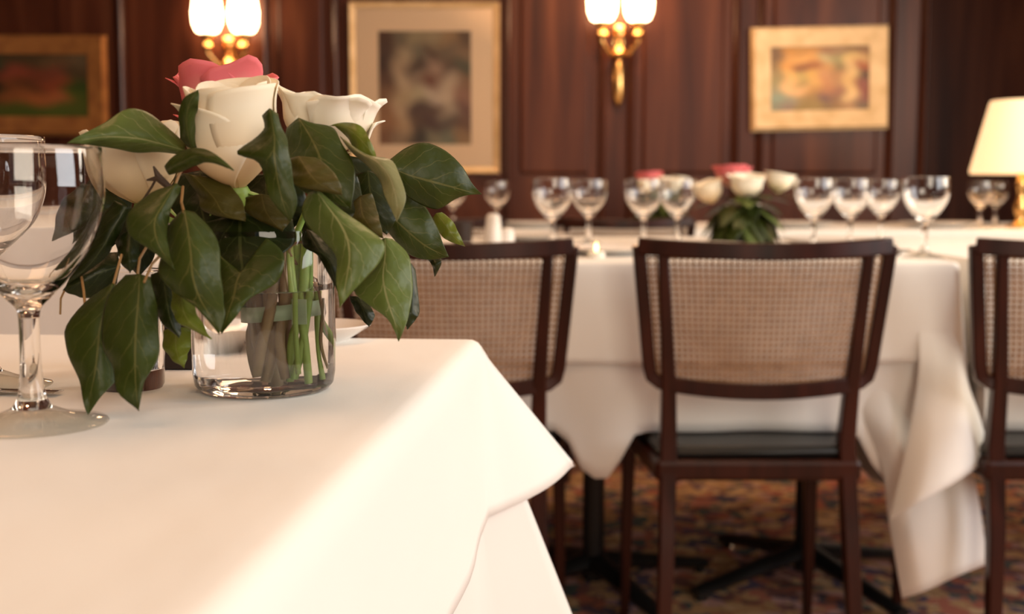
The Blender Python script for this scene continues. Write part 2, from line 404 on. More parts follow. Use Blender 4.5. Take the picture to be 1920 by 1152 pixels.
picture('large upright picture with wide cream mount and thin gilt frame, between the two wall lights', 655, 4, 937, 325, 12, M_goldp, pic_rows('''
4a3020 6a5c48 8a7a5c 8e7c5e 8c6e4c 5a4430
4a3428 a08a6c 6e6450 5a4434 6a5844 7c6248
3c2820 a0866a 4a3a2e 9a7c66 5c4838 4e4c3a
5c4030 b0987a 8c7660 6a4030 a8927a 7e5e44
7a583e a8906e a89878 b4a08a b8a288 8a6450
8a6244 b09474 503c34 5a4438 a08c74 6c4c40
946a48 a88a68 5c4636 4c3630 5a4c40 6a4c3a
7c583e 8a7258 3a342c 7c745c 6c6c58 8a6c4c'''), mount=42, mount_mat=M_mount, glass=True)
picture('smaller wide picture of a yellow village street in pale gilt frame, near the table lamp', 1409, 50, 1662, 244, 36, M_goldp, pic_rows('''
6a5238 a87838 a87c40 a87a40 8c6848 8c7050 7a5c38 7c5a38
6c5438 c09050 c49454 c09050 a89a70 8c8458 c0a468 b4905c
7a6440 c08c48 7c4c2c 8a5430 b08450 7c6c44 c4a470 94502c
8a7850 c8a060 a89458 c09850 b48458 a0764c c8a870 4c3820
8a8058 cca470 9c8450 c49a58 b07c50 a07850 c4a064 7c4838
8a8468 ccaa78 c8a070 a88048 9c6c48 8c6048 ccaa70 804434
7c8a78 84806c 8a7448 8c7040 6c5048 7c5c40 ccac78 7a4a3c
7a7c68 7c6c60 806c3c 86703e 78603c 88683f a07c54 6c5840'''), rot=-.022)

# ------------------------------------------------------------------ wall lights
def sconce(name, label, cx, ybot, tail):
    P = lambda px, py: at(px, py, WY - .09)
    base = P(cx, ybot + 45)
    t = thing('wall_sconce', label, 'wall light', (base.x, WY, base.z), 0, 'twin brass wall lights')
    q = 1 / (F / WY) # metre per px on the wall
    z = lambda py: (ybot + 45 - py) * q
    m = MB().tube([(0, -.01, z(ybot+10)), (0, -.03, z(ybot+30)), (0, -.03, z(ybot+70))], .012, 12)
    m.lathe([(.001,-.034),(.022,-.026),(.034,0),(.022,.026),(.001,.034)], 20, (0, -.035, z(ybot+52)))
    m.lathe([(.001,-.032),(.022,-.024),(.03,0),(.022,.024),(.001,.032)], 20, (0, -.035, z(ybot+14)))
    m.box((-.02, -.012, z(ybot+64)), (.02, 0, z(ybot+8)))
    m.build('backplate', M_brass, t)
    MB().lathe([(.016, z(ybot+68)), (.026, z(ybot+82)), (.024, z(ybot+130)), (.014, z(ybot+tail-8)), (.001, z(ybot+tail))], 16, (0, -.03, 0)).build('tail_rod', M_brass, t)
    for s in (-1, 1):
        x = s * 33 * q
        MB().tube([(0, -.035, z(ybot+50)), (x*.5, -.075, z(ybot+56)), (x, -.09, z(ybot+34)), (x, -.09, z(ybot+2))], .009, 10)\
            .lathe([(.006, z(ybot+30)), (.026, z(ybot+22)), (.014, z(ybot+14)), (.03, z(ybot+3)), (.028, z(ybot-2))], 18, (x, -.09, 0)).build('arm', M_brass, t)
        r = 27 * q
        MB().lathe([(r*.35, z(ybot+1)), (r*.75, z(ybot-5)), (r*.95, z(ybot-18)), (r, z(ybot-38)), (r*.88, z(ybot-60)), (r*.72, z(ybot-74)),
                    (r*.68, z(ybot-74)), (r*.84, z(ybot-60)), (r*.95, z(ybot-38)), (r*.9, z(ybot-18)), (r*.7, z(ybot-7)), (r*.3, z(ybot-2))], 24, (x, -.09, 0)).build('lamp_shade', M_shade_glow, t)
    l = bpy.data.lights.new('sconce_light', 'POINT'); l.energy = 5; l.color = (1, .45, .22); l.shadow_soft_size = .04
    lo = bpy.data.objects.new('sconce_light', l); COL.objects.link(lo); lo.location = (base.x, WY - .17, base.z + z(ybot-30))
sconce('a', 'brass wall light with two glowing white shades, above the pink rose', 424, 66, 70)
sconce('b', 'brass wall light with two glowing shades and long tail, right of the cream mounted picture', 1163, 44, 150)

# ------------------------------------------------------------------ tablecloths
def ring_cloth(name, top, tips, drop, z, mat_, label, cat='tablecloth', rc=.012, seg=40, rows=14, ripple=.004, inset=0, flaps=None, group=None, hem=None, puff=.012, hoff=.008, thick=.0012, rseed=1):
    """top: four corners (x,y) counter-clockwise; flaps: {corner index: tip vector from the corner};
       the corner cloth sticks out in a pinched fold, as stiff linen does."""
    n = len(top); P = [Vector((x, y)) for x, y in top]
    cen = sum(P, Vector((0, 0))) / n
    rnd = random.Random(rseed); ph = [rnd.uniform(0, 6.28) for _ in range(8)]
    cols = []  # (edge point, outward normal, bottom offset vector)
    for i in range(n):
        A, B = P[i], P[(i+1) % n]; e = (B - A).normalized(); nr = Vector((e.y, -e.x))
        Ln = (B - A).length
        for k in range(seg + 1):
            t = k / seg; p = A.lerp(B, min(max(t, .012 / Ln), 1 - .012 / Ln))
            s = t * Ln; w = min(1, t * Ln / .12, (1 - t) * Ln / .12)
            out = .006 + ripple * w * (math.sin(s * 15 + ph[0]) + .6 * math.sin(s * 33 + ph[1]) + 1)
            d = drop if hem is None else hem(p, i)
            cols.append((p, nr, Vector((nr.x * out, nr.y * out, -d)), nr))
        if True:
            j = (i + 1) % n; tip = (flaps or {}).get(j, None)
            A2, B2 = P[j], P[(j+1) % n]; e2 = (B2 - A2).normalized(); nr2 = Vector((e2.y, -e2.x))
            dg = (nr + nr2).normalized()
            if tip is None: tip = Vector((dg.x * drop * .55, dg.y * drop * .55, -drop * 1.15))
            d0 = drop if hem is None else hem(P[j], i)
            d1 = drop if hem is None else hem(P[j], (i+1) % n)
            H0 = Vector((nr.x * hoff, nr.y * hoff, -d0)); H1 = Vector((nr2.x * hoff, nr2.y * hoff, -d1))
            K = 22
            for k in range(1, K):
                t = k / K
                # out along one face of the fold, round the nose, and back along the other face
                if t < .44: g = t / .44; b = H0.lerp(Vector(tip), g * .96); b += Vector((nr.x, nr.y, 0)) * puff * math.sin(PI * g)
                elif t > .56: g = (1 - t) / .44; b = H1.lerp(Vector(tip), g * .96); b += Vector((nr2.x, nr2.y, 0)) * puff * math.sin(PI * g)
                else:
                    q = (t - .44) / .12; b = H0.lerp(Vector(tip), .96).lerp(H1.lerp(Vector(tip), .96), q) + Vector((dg.x, dg.y, 0)) * .006 * math.sin(PI * q)
                nn = (nr * (1 - t) + nr2 * t).normalized()
                cols.append((P[j] + nn * .0, nn, b, nr + nr2))
    M = len(cols); vs = []
    fr = [0, .3, .6, .8, .9, .96]
    for f_ in fr[1:]:
        for p, nr, b, ins in cols: q = cen.lerp(p, f_); vs.append((q.x, q.y, z))
    for k in range(4):
        a = k / 4 * PI / 2
        for p, nr, b, ins in cols:
            q = p - ins * (rc * (1 - math.sin(a))) ; vs.append((q.x, q.y, z - rc * (1 - math.cos(a))))
    for k in range(1, rows + 1):
        t = k / rows
        for p, nr, b, ins in cols:
            h = t ** 1.0
            vs.append((p.x + b.x * h, p.y + b.y * h, z - rc + (b.z + rc) * t))
    R = len(vs) // M
    vs.append((cen.x, cen.y, z)); c0 = len(vs) - 1
    fs = [(r*M+i, (r+1)*M+i, (r+1)*M+(i+1) % M, r*M+(i+1) % M) for r in range(R-1) for i in range(M)]
    fs += [(c0, i, (i+1) % M) for i in range(M)]
    o = mesh_obj(name, vs, fs, mat_)
    bm = bmesh.new(); bm.from_mesh(o.data); bmesh.ops.remove_doubles(bm, verts=[q for q in bm.verts if q.co.z > z - rc - .0005], dist=.0002)
    bmesh.ops.recalc_face_normals(bm, faces=bm.faces); bm.faces.ensure_lookup_table()
    if sum(f.normal.z * f.calc_area() for f in bm.faces) < 0: bmesh.ops.reverse_faces(bm, faces=bm.faces)
    bm.to_mesh(o.data); bm.free()
    s = o.modifiers.new('thickness', 'SOLIDIFY'); s.thickness = thick; s.offset = -1
    if label: tag(o, label, cat, group)
    return o

TZ = .755
P0 = onz(905, 634, TZ); ang = math.radians(5.1)
u = Vector((math.sin(ang), math.cos(ang), 0)); v = Vector((-math.cos(ang), math.sin(ang), 0))
P1 = P0 + v * 1.15; P2 = P1 - u * 1.45; P3 = P0 - u * 1.45
T = at(1077, 872, 1.15) - Vector((P0.x, P0.y, TZ))
quad = [(P3.x, P3.y), (P0.x, P0.y), (P1.x, P1.y), (P2.x, P2.y)]
ring_cloth('tablecloth', quad, None, .153, TZ, M_cloth, 'white top cloth of the table with the flower vase, its corner folded outwards', flaps={1: T}, ripple=.002, rseed=3, puff=.009, hoff=.012)
T2 = at(1128, 1230, 1.16) - Vector((P0.x, P0.y, TZ))
quad_in = [(p.x, p.y) for p in (P3 + v*.008, P0 + v*.008 - u*.008, P1 - v*.008 - u*.008, P2 - v*.008)]
ring_cloth('tablecloth', quad_in, None, .42, TZ - .006, M_cloth2, 'longer white cloth hanging below the top cloth of the vase table', flaps={1: T2}, ripple=.001, rseed=5, puff=-.002, hoff=.004)

def table(label, quad, z, peds):
    xs = [p[0] for p in quad]; ys = [p[1] for p in quad]; cx, cy = sum(xs)/4, sum(ys)/4
    t = thing('dining_table', label, 'table', (cx, cy, 0))
    m = MB(); k = .985
    pts = [((x-cx)*k, (y-cy)*k) for x, y in quad]
    m.add([(x, y, z-.03) for x, y in pts] + [(x, y, z-.006) for x, y in pts], [(3,2,1,0),(4,5,6,7),(0,1,5,4),(1,2,6,5),(2,3,7,6),(3,0,4,7)])
    m.build('tabletop', M_chair, t, smooth=False)
    for (px, py) in peds:
        MB().lathe([(.024, .03), (.024, z-.03)], 20, (px-cx, py-cy, 0)).build('pedestal', M_black, t)
        b = MB()
        for k in range(4):
            a = PI/4*.6 + k * PI/2; c, s = math.cos(a), math.sin(a)
            b.tube([(px-cx, py-cy, .075), (px-cx+c*.15, py-cy+s*.15, .05), (px-cx+c*.30, py-cy+s*.30, .022)], [.03,.024,.018], 8, ry=[.02,.016,.012])
        bb = b.build('pedestal_foot', M_black, t)
        for k in range(4):
            a = PI/4*.6 + k * PI/2; c, s = math.cos(a), math.sin(a)
            MB().lathe([(.014, 0), (.016, .006), (.006, .014)], 12, (px-cx+c*.285, py-cy+s*.285, 0)).build('glide', M_chrome, bb)
    return t
cq = [((P3.x+P1.x)/2, (P3.y+P1.y)/2)]
table('front table under white cloths, carrying the vase of roses', quad, TZ - .004, [(cq[0][0]-.1, cq[0][1])])

# far table A: near edge 2.13, right corner with the cascading cloth
AY0, AY1 = 2.13, 3.28
AX0 = -1.35; AX1 = at(1800, 490, AY0).x
quadA = [(AX0, AY0), (AX1, AY0), (AX1, AY1), (AX0, AY1)]
def hemA(p, i):
    if i == 0: return .182 + .004 * math.sin(p.x * 5)
    return .30
tipA = at(1672, 972, 2.03) - Vector((AX1, AY0, TZ))
CA = Vector((AX1, AY0, TZ))
ring_cloth('tablecloth', quadA, None, .18, TZ, M_cloth, 'white top cloth of the long table behind the two cane chairs', hem=hemA,
           flaps={1: Vector((.012, -.012, -.20))}, ripple=.003, rseed=8, group=None, seg=60)
chx = [at(840, 700, 2.0).x, at(1427, 700, 2.0).x, at(2046, 700, 2.0).x]
def hemAu(p, i):
    if i != 0: return .5
    # the under cloth rests on the chair seats and sags between them
    w = min(abs(p.x - c) for c in chx)
    s = min(max((w - .19) / .06, 0), 1); s = s*s*(3-2*s)
    return .300 + .085 * s
quadAi = [(AX0+.008, AY0+.008), (AX1-.008, AY0+.008), (AX1-.008, AY1-.008), (AX0+.008, AY1-.008)]
ring_cloth('tablecloth', quadAi, None, .40, TZ - .006, M_cloth2, 'longer white cloth sagging between the cane chairs below the top cloth', hem=hemAu,
           flaps={1: Vector((.006, -.006, -.45))}, ripple=.006, rseed=9, seg=90)
# the loose corner of the cloth that falls between the tables in broad folds
def fall(name, colsP, m_, label, rows=16):
    """columns of three image points with distances, splined downwards and across."""
    def cr(p0, p1, p2, p3, t):
        return .5*((2*p1)+(-p0+p2)*t+(2*p0-5*p1+4*p2-p3)*t*t+(-p0+3*p1-3*p2+p3)*t*t*t)
    def spl(ps, n):
        out = []
        for i in range(n+1):
            s = i/n*(len(ps)-1); k = min(int(s), len(ps)-2); t = s-k
            out.append(cr(ps[max(k-1,0)], ps[k], ps[k+1], ps[min(k+2, len(ps)-1)], t))
        return out
    C = [spl([at(*q) for q in c], rows) for c in colsP]
    R = [spl([c[r] for c in C], 30) for r in range(rows+1)]
    vs = [p for r in R for p in r]; w = 31
    fs = [(r*w+i, r*w+i+1, (r+1)*w+i+1, (r+1)*w+i) for r in range(rows) for i in range(30)]
    o = mesh_obj(name, vs, fs, m_); s = o.modifiers.new('thickness', 'SOLIDIFY'); s.thickness = .0015
    tag(o, label, 'tablecloth'); return o
fall('tablecloth', [[(1722,600,2.130),(1722,650,2.1195),(1721,710,2.10),(1702,830,2.06),(1668,976,2.03)],
                    [(1758,600,2.130),(1759,650,2.119),(1760,720,2.08),(1748,830,2.02),(1725,942,1.99)],
                    [(1788,600,2.130),(1790,650,2.119),(1800,720,2.07),(1808,800,2.02),(1798,900,2.0)],
                    [(1801,600,2.130),(1803,650,2.1195),(1815,720,2.09),(1838,790,2.07),(1854,858,2.06)]], M_cloth,
     'pointed corner of top cloth falling between the tables beside the second cane chair')
fall('tablecloth', [[(1590,690,2.17),(1600,760,2.14),(1650,860,2.12),(1668,985,2.09),(1692,1122,2.07)],
                    [(1640,690,2.15),(1672,800,2.10),(1700,900,2.08),(1712,1000,2.05),(1735,1108,2.04)],
                    [(1700,690,2.16),(1720,800,2.13),(1752,900,2.07),(1778,980,2.05),(1795,1080,2.05)],
                    [(1770,640,2.16),(1790,760,2.14),(1815,850,2.12),(1838,960,2.10),(1850,1058,2.09)]], M_cloth2,
     'lowest pointed corner of under cloth hanging almost to the carpet between the tables')
pA1 = onz(1508, 1092, 0.0); pA2 = onz(1112, 1110, 0.0)
table('long table with two cane chairs drawn up to it', quadA, TZ - .004, [(pA1.x, pA1.y + .0), (pA2.x, pA2.y)])

BX0 = AX1 + .045
quadB = [(BX0, AY0 + .01), (2.1, AY0 + .01), (2.1, AY1), (BX0, AY1)]
ring_cloth('tablecloth', quadB, None, .20, TZ, M_cloth, 'white top cloth of the table behind the chair beneath the lamp', flaps={0: Vector((-.01, -.06, -.22)), 3: Vector((-.01, .06, -.22))}, rseed=12, ripple=.003)
quadBi = [(BX0 + .005, AY0 + .015), (2.095, AY0 + .015), (2.095, AY1 - .005), (BX0 + .005, AY1 - .005)]
ring_cloth('tablecloth', quadBi, None, .30, TZ - .006, M_cloth2, 'under cloth of the table behind the chair beneath the lamp', flaps={0: Vector((-.005, -.05, -.32)), 3: Vector((-.005, .05, -.32))}, rseed=13, ripple=.004)
table('table behind the chair beneath the lamp', quadB, TZ - .004, [(1.5, 2.7)])

CY0, CY1 = 3.78, 4.62
quadC = [(-2.2, CY0), (2.1, CY0), (2.1, CY1), (-2.2, CY1)]
ring_cloth('tablecloth', quadC, None, .25, TZ + .004, M_cloth, 'white cloth of the farthest table, by the panelled wall', rseed=15)
table('farthest table, by the panelled wall', quadC, TZ, [(-1.2, 4.2), (.2, 4.2), (1.5, 4.2)])

# ------------------------------------------------------------------ cane chairs
def make_chair(label):
    t = thing('dining_chair', label, 'chair')
    lean = lambda z: -(z - .45) * .14 if z > .45 else (z - .45) * .10
    Yc = lambda x, z: .9 * x * x + lean(z)          # the back bows round the sitter
    ot = lambda z: .186 + (z - .57) * .105          # outer stile half width at height
    # continuous outer back frame
    pts = []
    for k in range(13):
        x = -.209 + .418 * k / 12; pts.append((x, Yc(x, .79), .789 - .008 * math.cos(x / .209 * PI / 2)))
    MB().tube(pts, .020, 4, ry=.014, up=(0, 1, 0)).build('top_rail', M_chair, t, bevel=.003)
    for s in (-1, 1):
        p = [(s*ot(z), Yc(ot(z), z), z) for z in (.79, .74, .68, .62, .585)]
        p += [(s*.183, Yc(.183, .565), .566), (s*.168, Yc(.168, .556), .556), (s*.150, Yc(.15, .553), .553)]
        MB().tube(p, .0155, 4, ry=.013, up=(0, 1, 0)).build('side_stile', M_chair, t, bevel=.003)
        q = [(s*.170, Yc(.17, .785), .785), (s*.163, Yc(.163, .68), .68), (s*.155, Yc(.155, .56), .56), (s*.152, Yc(.152, .45)+.004, .45),
             (s*.156, -.005, .30), (s*.162, -.025, .14), (s*.168, -.045, 0)]
        MB().tube(q, [.013,.014,.017,.020,.019,.017,.013], 4, ry=[.013,.014,.017,.022,.02,.017,.013], up=(0, 1, 0)).build('leg', M_chair, t, bevel=.003)
    pts = []
    for k in range(11):
        x = -.152 + .304 * k / 10; pts.append((x, Yc(x, .56), .545 + .010 * (x / .152) ** 2))
    MB().tube(pts, .019, 4, ry=.012, up=(0, 1, 0)).build('bottom_rail', M_chair, t, bevel=.003)
    # woven cane: upright and level strand pairs, slanting strands
    m = MB()
    def strip(pfun, n, w, vert):
        ps = [pfun(i / n) for i in range(n + 1)]; vs = []
        for i, p in enumerate(ps):
            d = (Vector(ps[min(i+1, n)]) - Vector(ps[max(i-1, 0)])).normalized()
            nn = Vector((-d.z, 0, d.x)).normalized() * w / 2
            vs += [Vector(p) - nn, Vector(p) + nn]
        m.add(vs, [(2*i, 2*i+1, 2*i+3, 2*i+2) for i in range(n)])
    z0, z1 = .553, .780; pitch = .0099
    wi = lambda z: .203 - (.78 - z) * .105
    nx = int(.40 / pitch)
    for k in range(nx + 1):
        f = -1 + 2 * k / nx
        strip(lambda s, f=f: (f * wi(z0 + (z1-z0)*s), Yc(f * wi(z0 + (z1-z0)*s), z0 + (z1-z0)*s), z0 + (z1-z0)*s), 8, .0036, True)
    nz = int((z1 - z0) / pitch)
    for k in range(nz + 1):
        z = z0 + (z1 - z0) * k / nz
        strip(lambda s, z=z: ((-1 + 2*s) * wi(z), Yc((-1+2*s) * wi(z), z) - .0006, z), 16, .0036, False)
    for sg in (-1, 1):
        for k in range(-nz, nx + 1):
            a = -.20 + k * pitch
            def pf(s, a=a, sg=sg):
                z = z0 + (z1 - z0) * s; x = sg * (a + (z - z0) + pitch * .5); return (x, Yc(x, z) + .0006, z)
            s0 = 0; ok = [i / 24 for i in range(25) if abs(pf(i/24)[0]) < wi(pf(i/24)[2])]
            if len(ok) > 2:
                a0, a1 = ok[0], ok[-1]
                strip(lambda s, a0=a0, a1=a1, pf=pf: pf(a0 + (a1 - a0) * s), 8, .0011, True)
    m.build('cane_panel', M_cane, t, smooth=False)
    # seat
    def slab(w0, w1, y0, y1, za, zb, r):
        out = []
        for cx, cy in ((-w0, y0), (w0, y0), (w1, y1), (-w1, y1)):
            out.append((cx, cy))
        return MB().add([(x, y, za) for x, y in out] + [(x, y, zb) for x, y in out], [(3,2,1,0),(4,5,6,7),(0,1,5,4),(1,2,6,5),(2,3,7,6),(3,0,4,7)])
    slab(.175, .205, .0, .42, .388, .424, 0).build('seat_frame', M_chair, t, smooth=False, bevel=.008)
    sp = slab(.168, .198, .012, .412, .423, .446, 0).build('seat', M_seat, t, bevel=.012)
    for s in (-1, 1):
        MB().tube([(s*.183, .385, .392), (s*.186, .39, .2), (s*.188, .40, 0)], [.019, .016, .012], 4, up=(0, 1, 0)).build('leg', M_chair, t, bevel=.003)
    return t
CG = 'cane backed dining chairs'
ch1 = make_chair('cane-backed chair partly hidden behind the rose bouquet')
def put_chair(o, px, y, rz, label=None, first=False):
    c = o if first else copy_tree(o)
    c.location = (at(px, 700, y).x, y, 0); c.rotation_euler = (0, 0, rz); c['group'] = CG
    if label: c['label'] = label
    return c
put_chair(ch1, 838, 1.99, -.05, first=True)
put_chair(ch1, 1427, 2.0, 0, 'cane-backed dark wood chair in full view, between the bouquet chair and the lamp')
put_chair(ch1, 2050, 2.0, .0, 'cane-backed dark wood chair cut by the frame, below the table lamp')
# chairs of the farthest table seen from behind
put_chair(ch1, 815, 3.62, 0, 'small far chair at the farthest table, behind the salt shaker')
put_chair(ch1, 1165, 3.62, 0, 'small far chair at the farthest table, beneath the long tailed wall light')

# ------------------------------------------------------------------ glassware
def resample(prof, n=6):
    out = []
    for i in range(len(prof) - 1):
        p0 = prof[max(i-1, 0)]; p1 = prof[i]; p2 = prof[i+1]; p3 = prof[min(i+2, len(prof)-1)]
        for k in range(n):
            t = k / n
            out.append(tuple(max(.5*((2*p1[j])+(-p0[j]+p2[j])*t+(2*p0[j]-5*p1[j]+4*p2[j]-p3[j])*t*t+(-p0[j]+3*p1[j]-3*p2[j]+p3[j])*t*t*t), 0 if j == 0 else -1) for j in (0, 1)))
    out.append(prof[-1]); return out
def wineglass_mesh(parent, R=.0405, H=.148, n=64):
    s = R / .0405; h = H / .148
    bowl = [(.0054,.0582), (.0068,.0635), (.0137,.0705), (.025,.0835), (.0345,.0985), (.0396,.115), (.0407,.130), (.0396,.1475)]
    inner = [(.0385,.148), (.0395,.130), (.0384,.1155), (.0333,.1), (.0238,.0862), (.0125,.0755), (.0, .0715)]
    prof = [(0, .0582)] + resample(bowl, 5)[:-1] + [(.0396,.1478), (.0391,.1482)] + resample(inner, 5)
    sc = lambda p: [(r * s, z * h) for r, z in p]
    MB().lathe(sc(prof), n).build('bowl', M_glass, parent)
    MB().lathe(sc([(0,.0095)] + resample([(.0105,.0095), (.0072,.016), (.0056,.030), (.0053,.045), (.0054,.0578)], 4) + [(0,.0578)]), n).build('stem', M_glass, parent)
    MB().lathe(sc([(0,.0068), (.0115,.0062), (.019,.0040), (.030,.0017), (.0375,.0004), (.0386,.0004), (.0390,.0010), (.0383,.0018), (.030,.0034), (.019,.0060), (.0115,.0092), (0,.0093)]), n).build('foot', M_thin, parent)
def wine(label, loc, R=.0405, H=.148, group=None, n=64, k=None):
    if k is None:
        t = thing('wine_glass', label, 'wine glass', loc, 0, group); g = wineglass_mesh(t, R, H, n); return t
    return again(k, label, loc, random.uniform(0, 3), group)
g1p = onz(62, 797, TZ)
wg = wine('empty balloon wine glass standing nearest, its foot before the hanging ivy leaves', g1p, .0405, .148, None, 96)
wg2p = onz(-28, 726, TZ)
wine('taller wine glass cut by the frame, behind the balloon glass', wg2p, .0425, .159)
# short tumbler behind the leaves
def tumbler(label, loc, R, H, group=None):
    t = thing('water_tumbler', label, 'tumbler', loc, 0, group)
    MB().lathe([(0,.0004), (R*.86,.0004), (R*.92,.003), (R*.95,H*.3), (R,H), (R-.0012,H+.0006), (R-.0024,H), (R*.95-.003,H*.3), (R*.88-.002,.013), (0,.011)], 48).build('glass_body', M_vglass, t)
    return t
tp = onz(246, 728, TZ); tumbler('short water tumbler hidden behind the drooping ivy leaves', tp, .0225, .075)
# dark box behind
bp_ = onz(335, 690, TZ)
t = thing('sugar_box', 'small dark box between tumbler and flower vase', 'box', bp_)
MB().box((-.016, -.012, 0), (.016, .012, .038)).build('box_body', M_darkobj, t, smooth=False, bevel=.002)
MB().box((-.017, -.013, .0385), (.017, .013, .046)).build('lid', M_darkobj, t, smooth=False, bevel=.002)
# saucer behind the vase
def dish(name, label, loc, R, H=.012, group=None, cat='dish', m_=None):
    o = MB().lathe([(0,.002), (R*.5,.002), (R*.55,0), (R*.6,.002), (R*.9,H*.75), (R,H), (R*.985,H+.001), (R*.88,H*.85), (R*.6,.005), (0,.0045)], 56).build(name, m_ or M_ceramic)
    o.location = loc; tag(o, label, cat, group); return o
sp_ = onz(602, 637, TZ); dish('side_dish', 'small white dish peeping out beside the flower vase', sp_ + Vector((0, -.004, .0)), .0425, .013)

# flower vase
VY = .752; vc = onz(497, 731, TZ); VR = .0446
vz = thing('flower_vase', 'clear round glass vase with water, holding the rose bouquet', 'vase', vc)
def facet(r, z, q):
    a = (q % (PI/6)) - PI/12; return r * math.cos(PI/12) / math.cos(a) * 1.012
def vase_body(parent, R, H):
    m = MB(); n = 96
    outer = [(0,.0004), (R*.80,.0004), (R*.90,.0012), (R*.965,.005), (R*.99,.012), (R,.03), (R*1.0,H-.002), (R*.995,H)]
    inner = [(R-.0022,H), (R-.003,H-.002), (R-.0036,.05), (R-.0040,.022), (R-.0050,.0085), (R-.008,.0055), (0,.0045)]
    prof = outer + inner; no = len(outer); vs = []
    for i, (r, z) in enumerate(prof):
        for k in range(n):
            q = 2*PI*k/n; rr = r if i < no + 2 else facet(r, z, q)
            vs.append((rr*math.cos(q), rr*math.sin(q), z))
    fs = [(i*n+k, i*n+(k+1) % n, (i+1)*n+(k+1) % n, (i+1)*n+k) for i in range(len(prof)-1) for k in range(n)]
    return m.add(vs, fs).build('glass_body', M_vglass, parent)
vase_body(vz, VR, .101)
WL = at(497, 541, VY).z - TZ
MB().lathe([(0,.0043), (VR-.0078,.0053), (VR-.0048,.0083), (VR-.0038,.022), (VR-.0032,.05), (VR-.0030,WL+.0006), (VR-.0045,WL), (0,WL)], 96, (0,0,0), warp=lambda r, z, q: facet(r, z, q) if r > 0 else 0).build('water', M_water, vz)

# ------------------------------------------------------------------ leaves
def crv(ps, n):
    out = []
    for i in range(n+1):
        s = i/n*(len(ps)-1); k = min(int(s), len(ps)-2); t = s-k
        p0, p1, p2, p3 = ps[max(k-1,0)], ps[k], ps[k+1], ps[min(k+2, len(ps)-1)]
        out.append(.5*((2*p1)+(-p0+p2)*t+(2*p0-5*p1+4*p2-p3)*t*t+(-p0+3*p1-3*p2+p3)*t*t*t))
    return out
def loft_leaf(stations, tip, mat_, parent, inv, name='ivy_leaf', n=22, across=(0,.35,.7,.93,1.0), wave=.0012, seed=0):
    """stations: (left, middle, right) points in space from stalk to tip."""
    rnd = random.Random(seed)
    Ls = crv([s[0] for s in stations] + [tip], n); Ms = crv([s[1] for s in stations] + [tip], n); Rs = crv([s[2] for s in stations] + [tip], n)
    vs = []; uv = []; W_ = 2*len(across)-1
    ph = rnd.uniform(0, 6)
    for i in range(n+1):
        row = []
        mid = Ms[i]; span = Rs[i] - Ls[i]
        dn = Vector((0, 1, 0)) if i < n else Vector((0, 1, 0))
        for j in range(-(len(across)-1), len(across)):
            a = across[abs(j)]; e = Ls[i] if j < 0 else Rs[i]
            p = mid.lerp(e, a)
            # blade bulges a little between midrib and margin
            bulge = -.10 * (e - mid).length * math.sin(PI * a) + wave * a * math.sin(i * .9 + ph + (j > 0) * 1.7)
            p = p + dn * bulge
            vs.append(p); uv.append((.5 + .5 * a * (1 if j > 0 else -1), i / n))
    fs = [(r*W_+c, r*W_+c+1, (r+1)*W_+c+1, (r+1)*W_+c) for r in range(n) for c in range(W_-1)]
    o = mesh_obj(name, [inv @ p for p in vs], fs, mat_, parent, uv=uv)
    s = o.modifiers.new('thickness', 'SOLIDIFY'); s.thickness = .0005; s.offset = 0
    return o
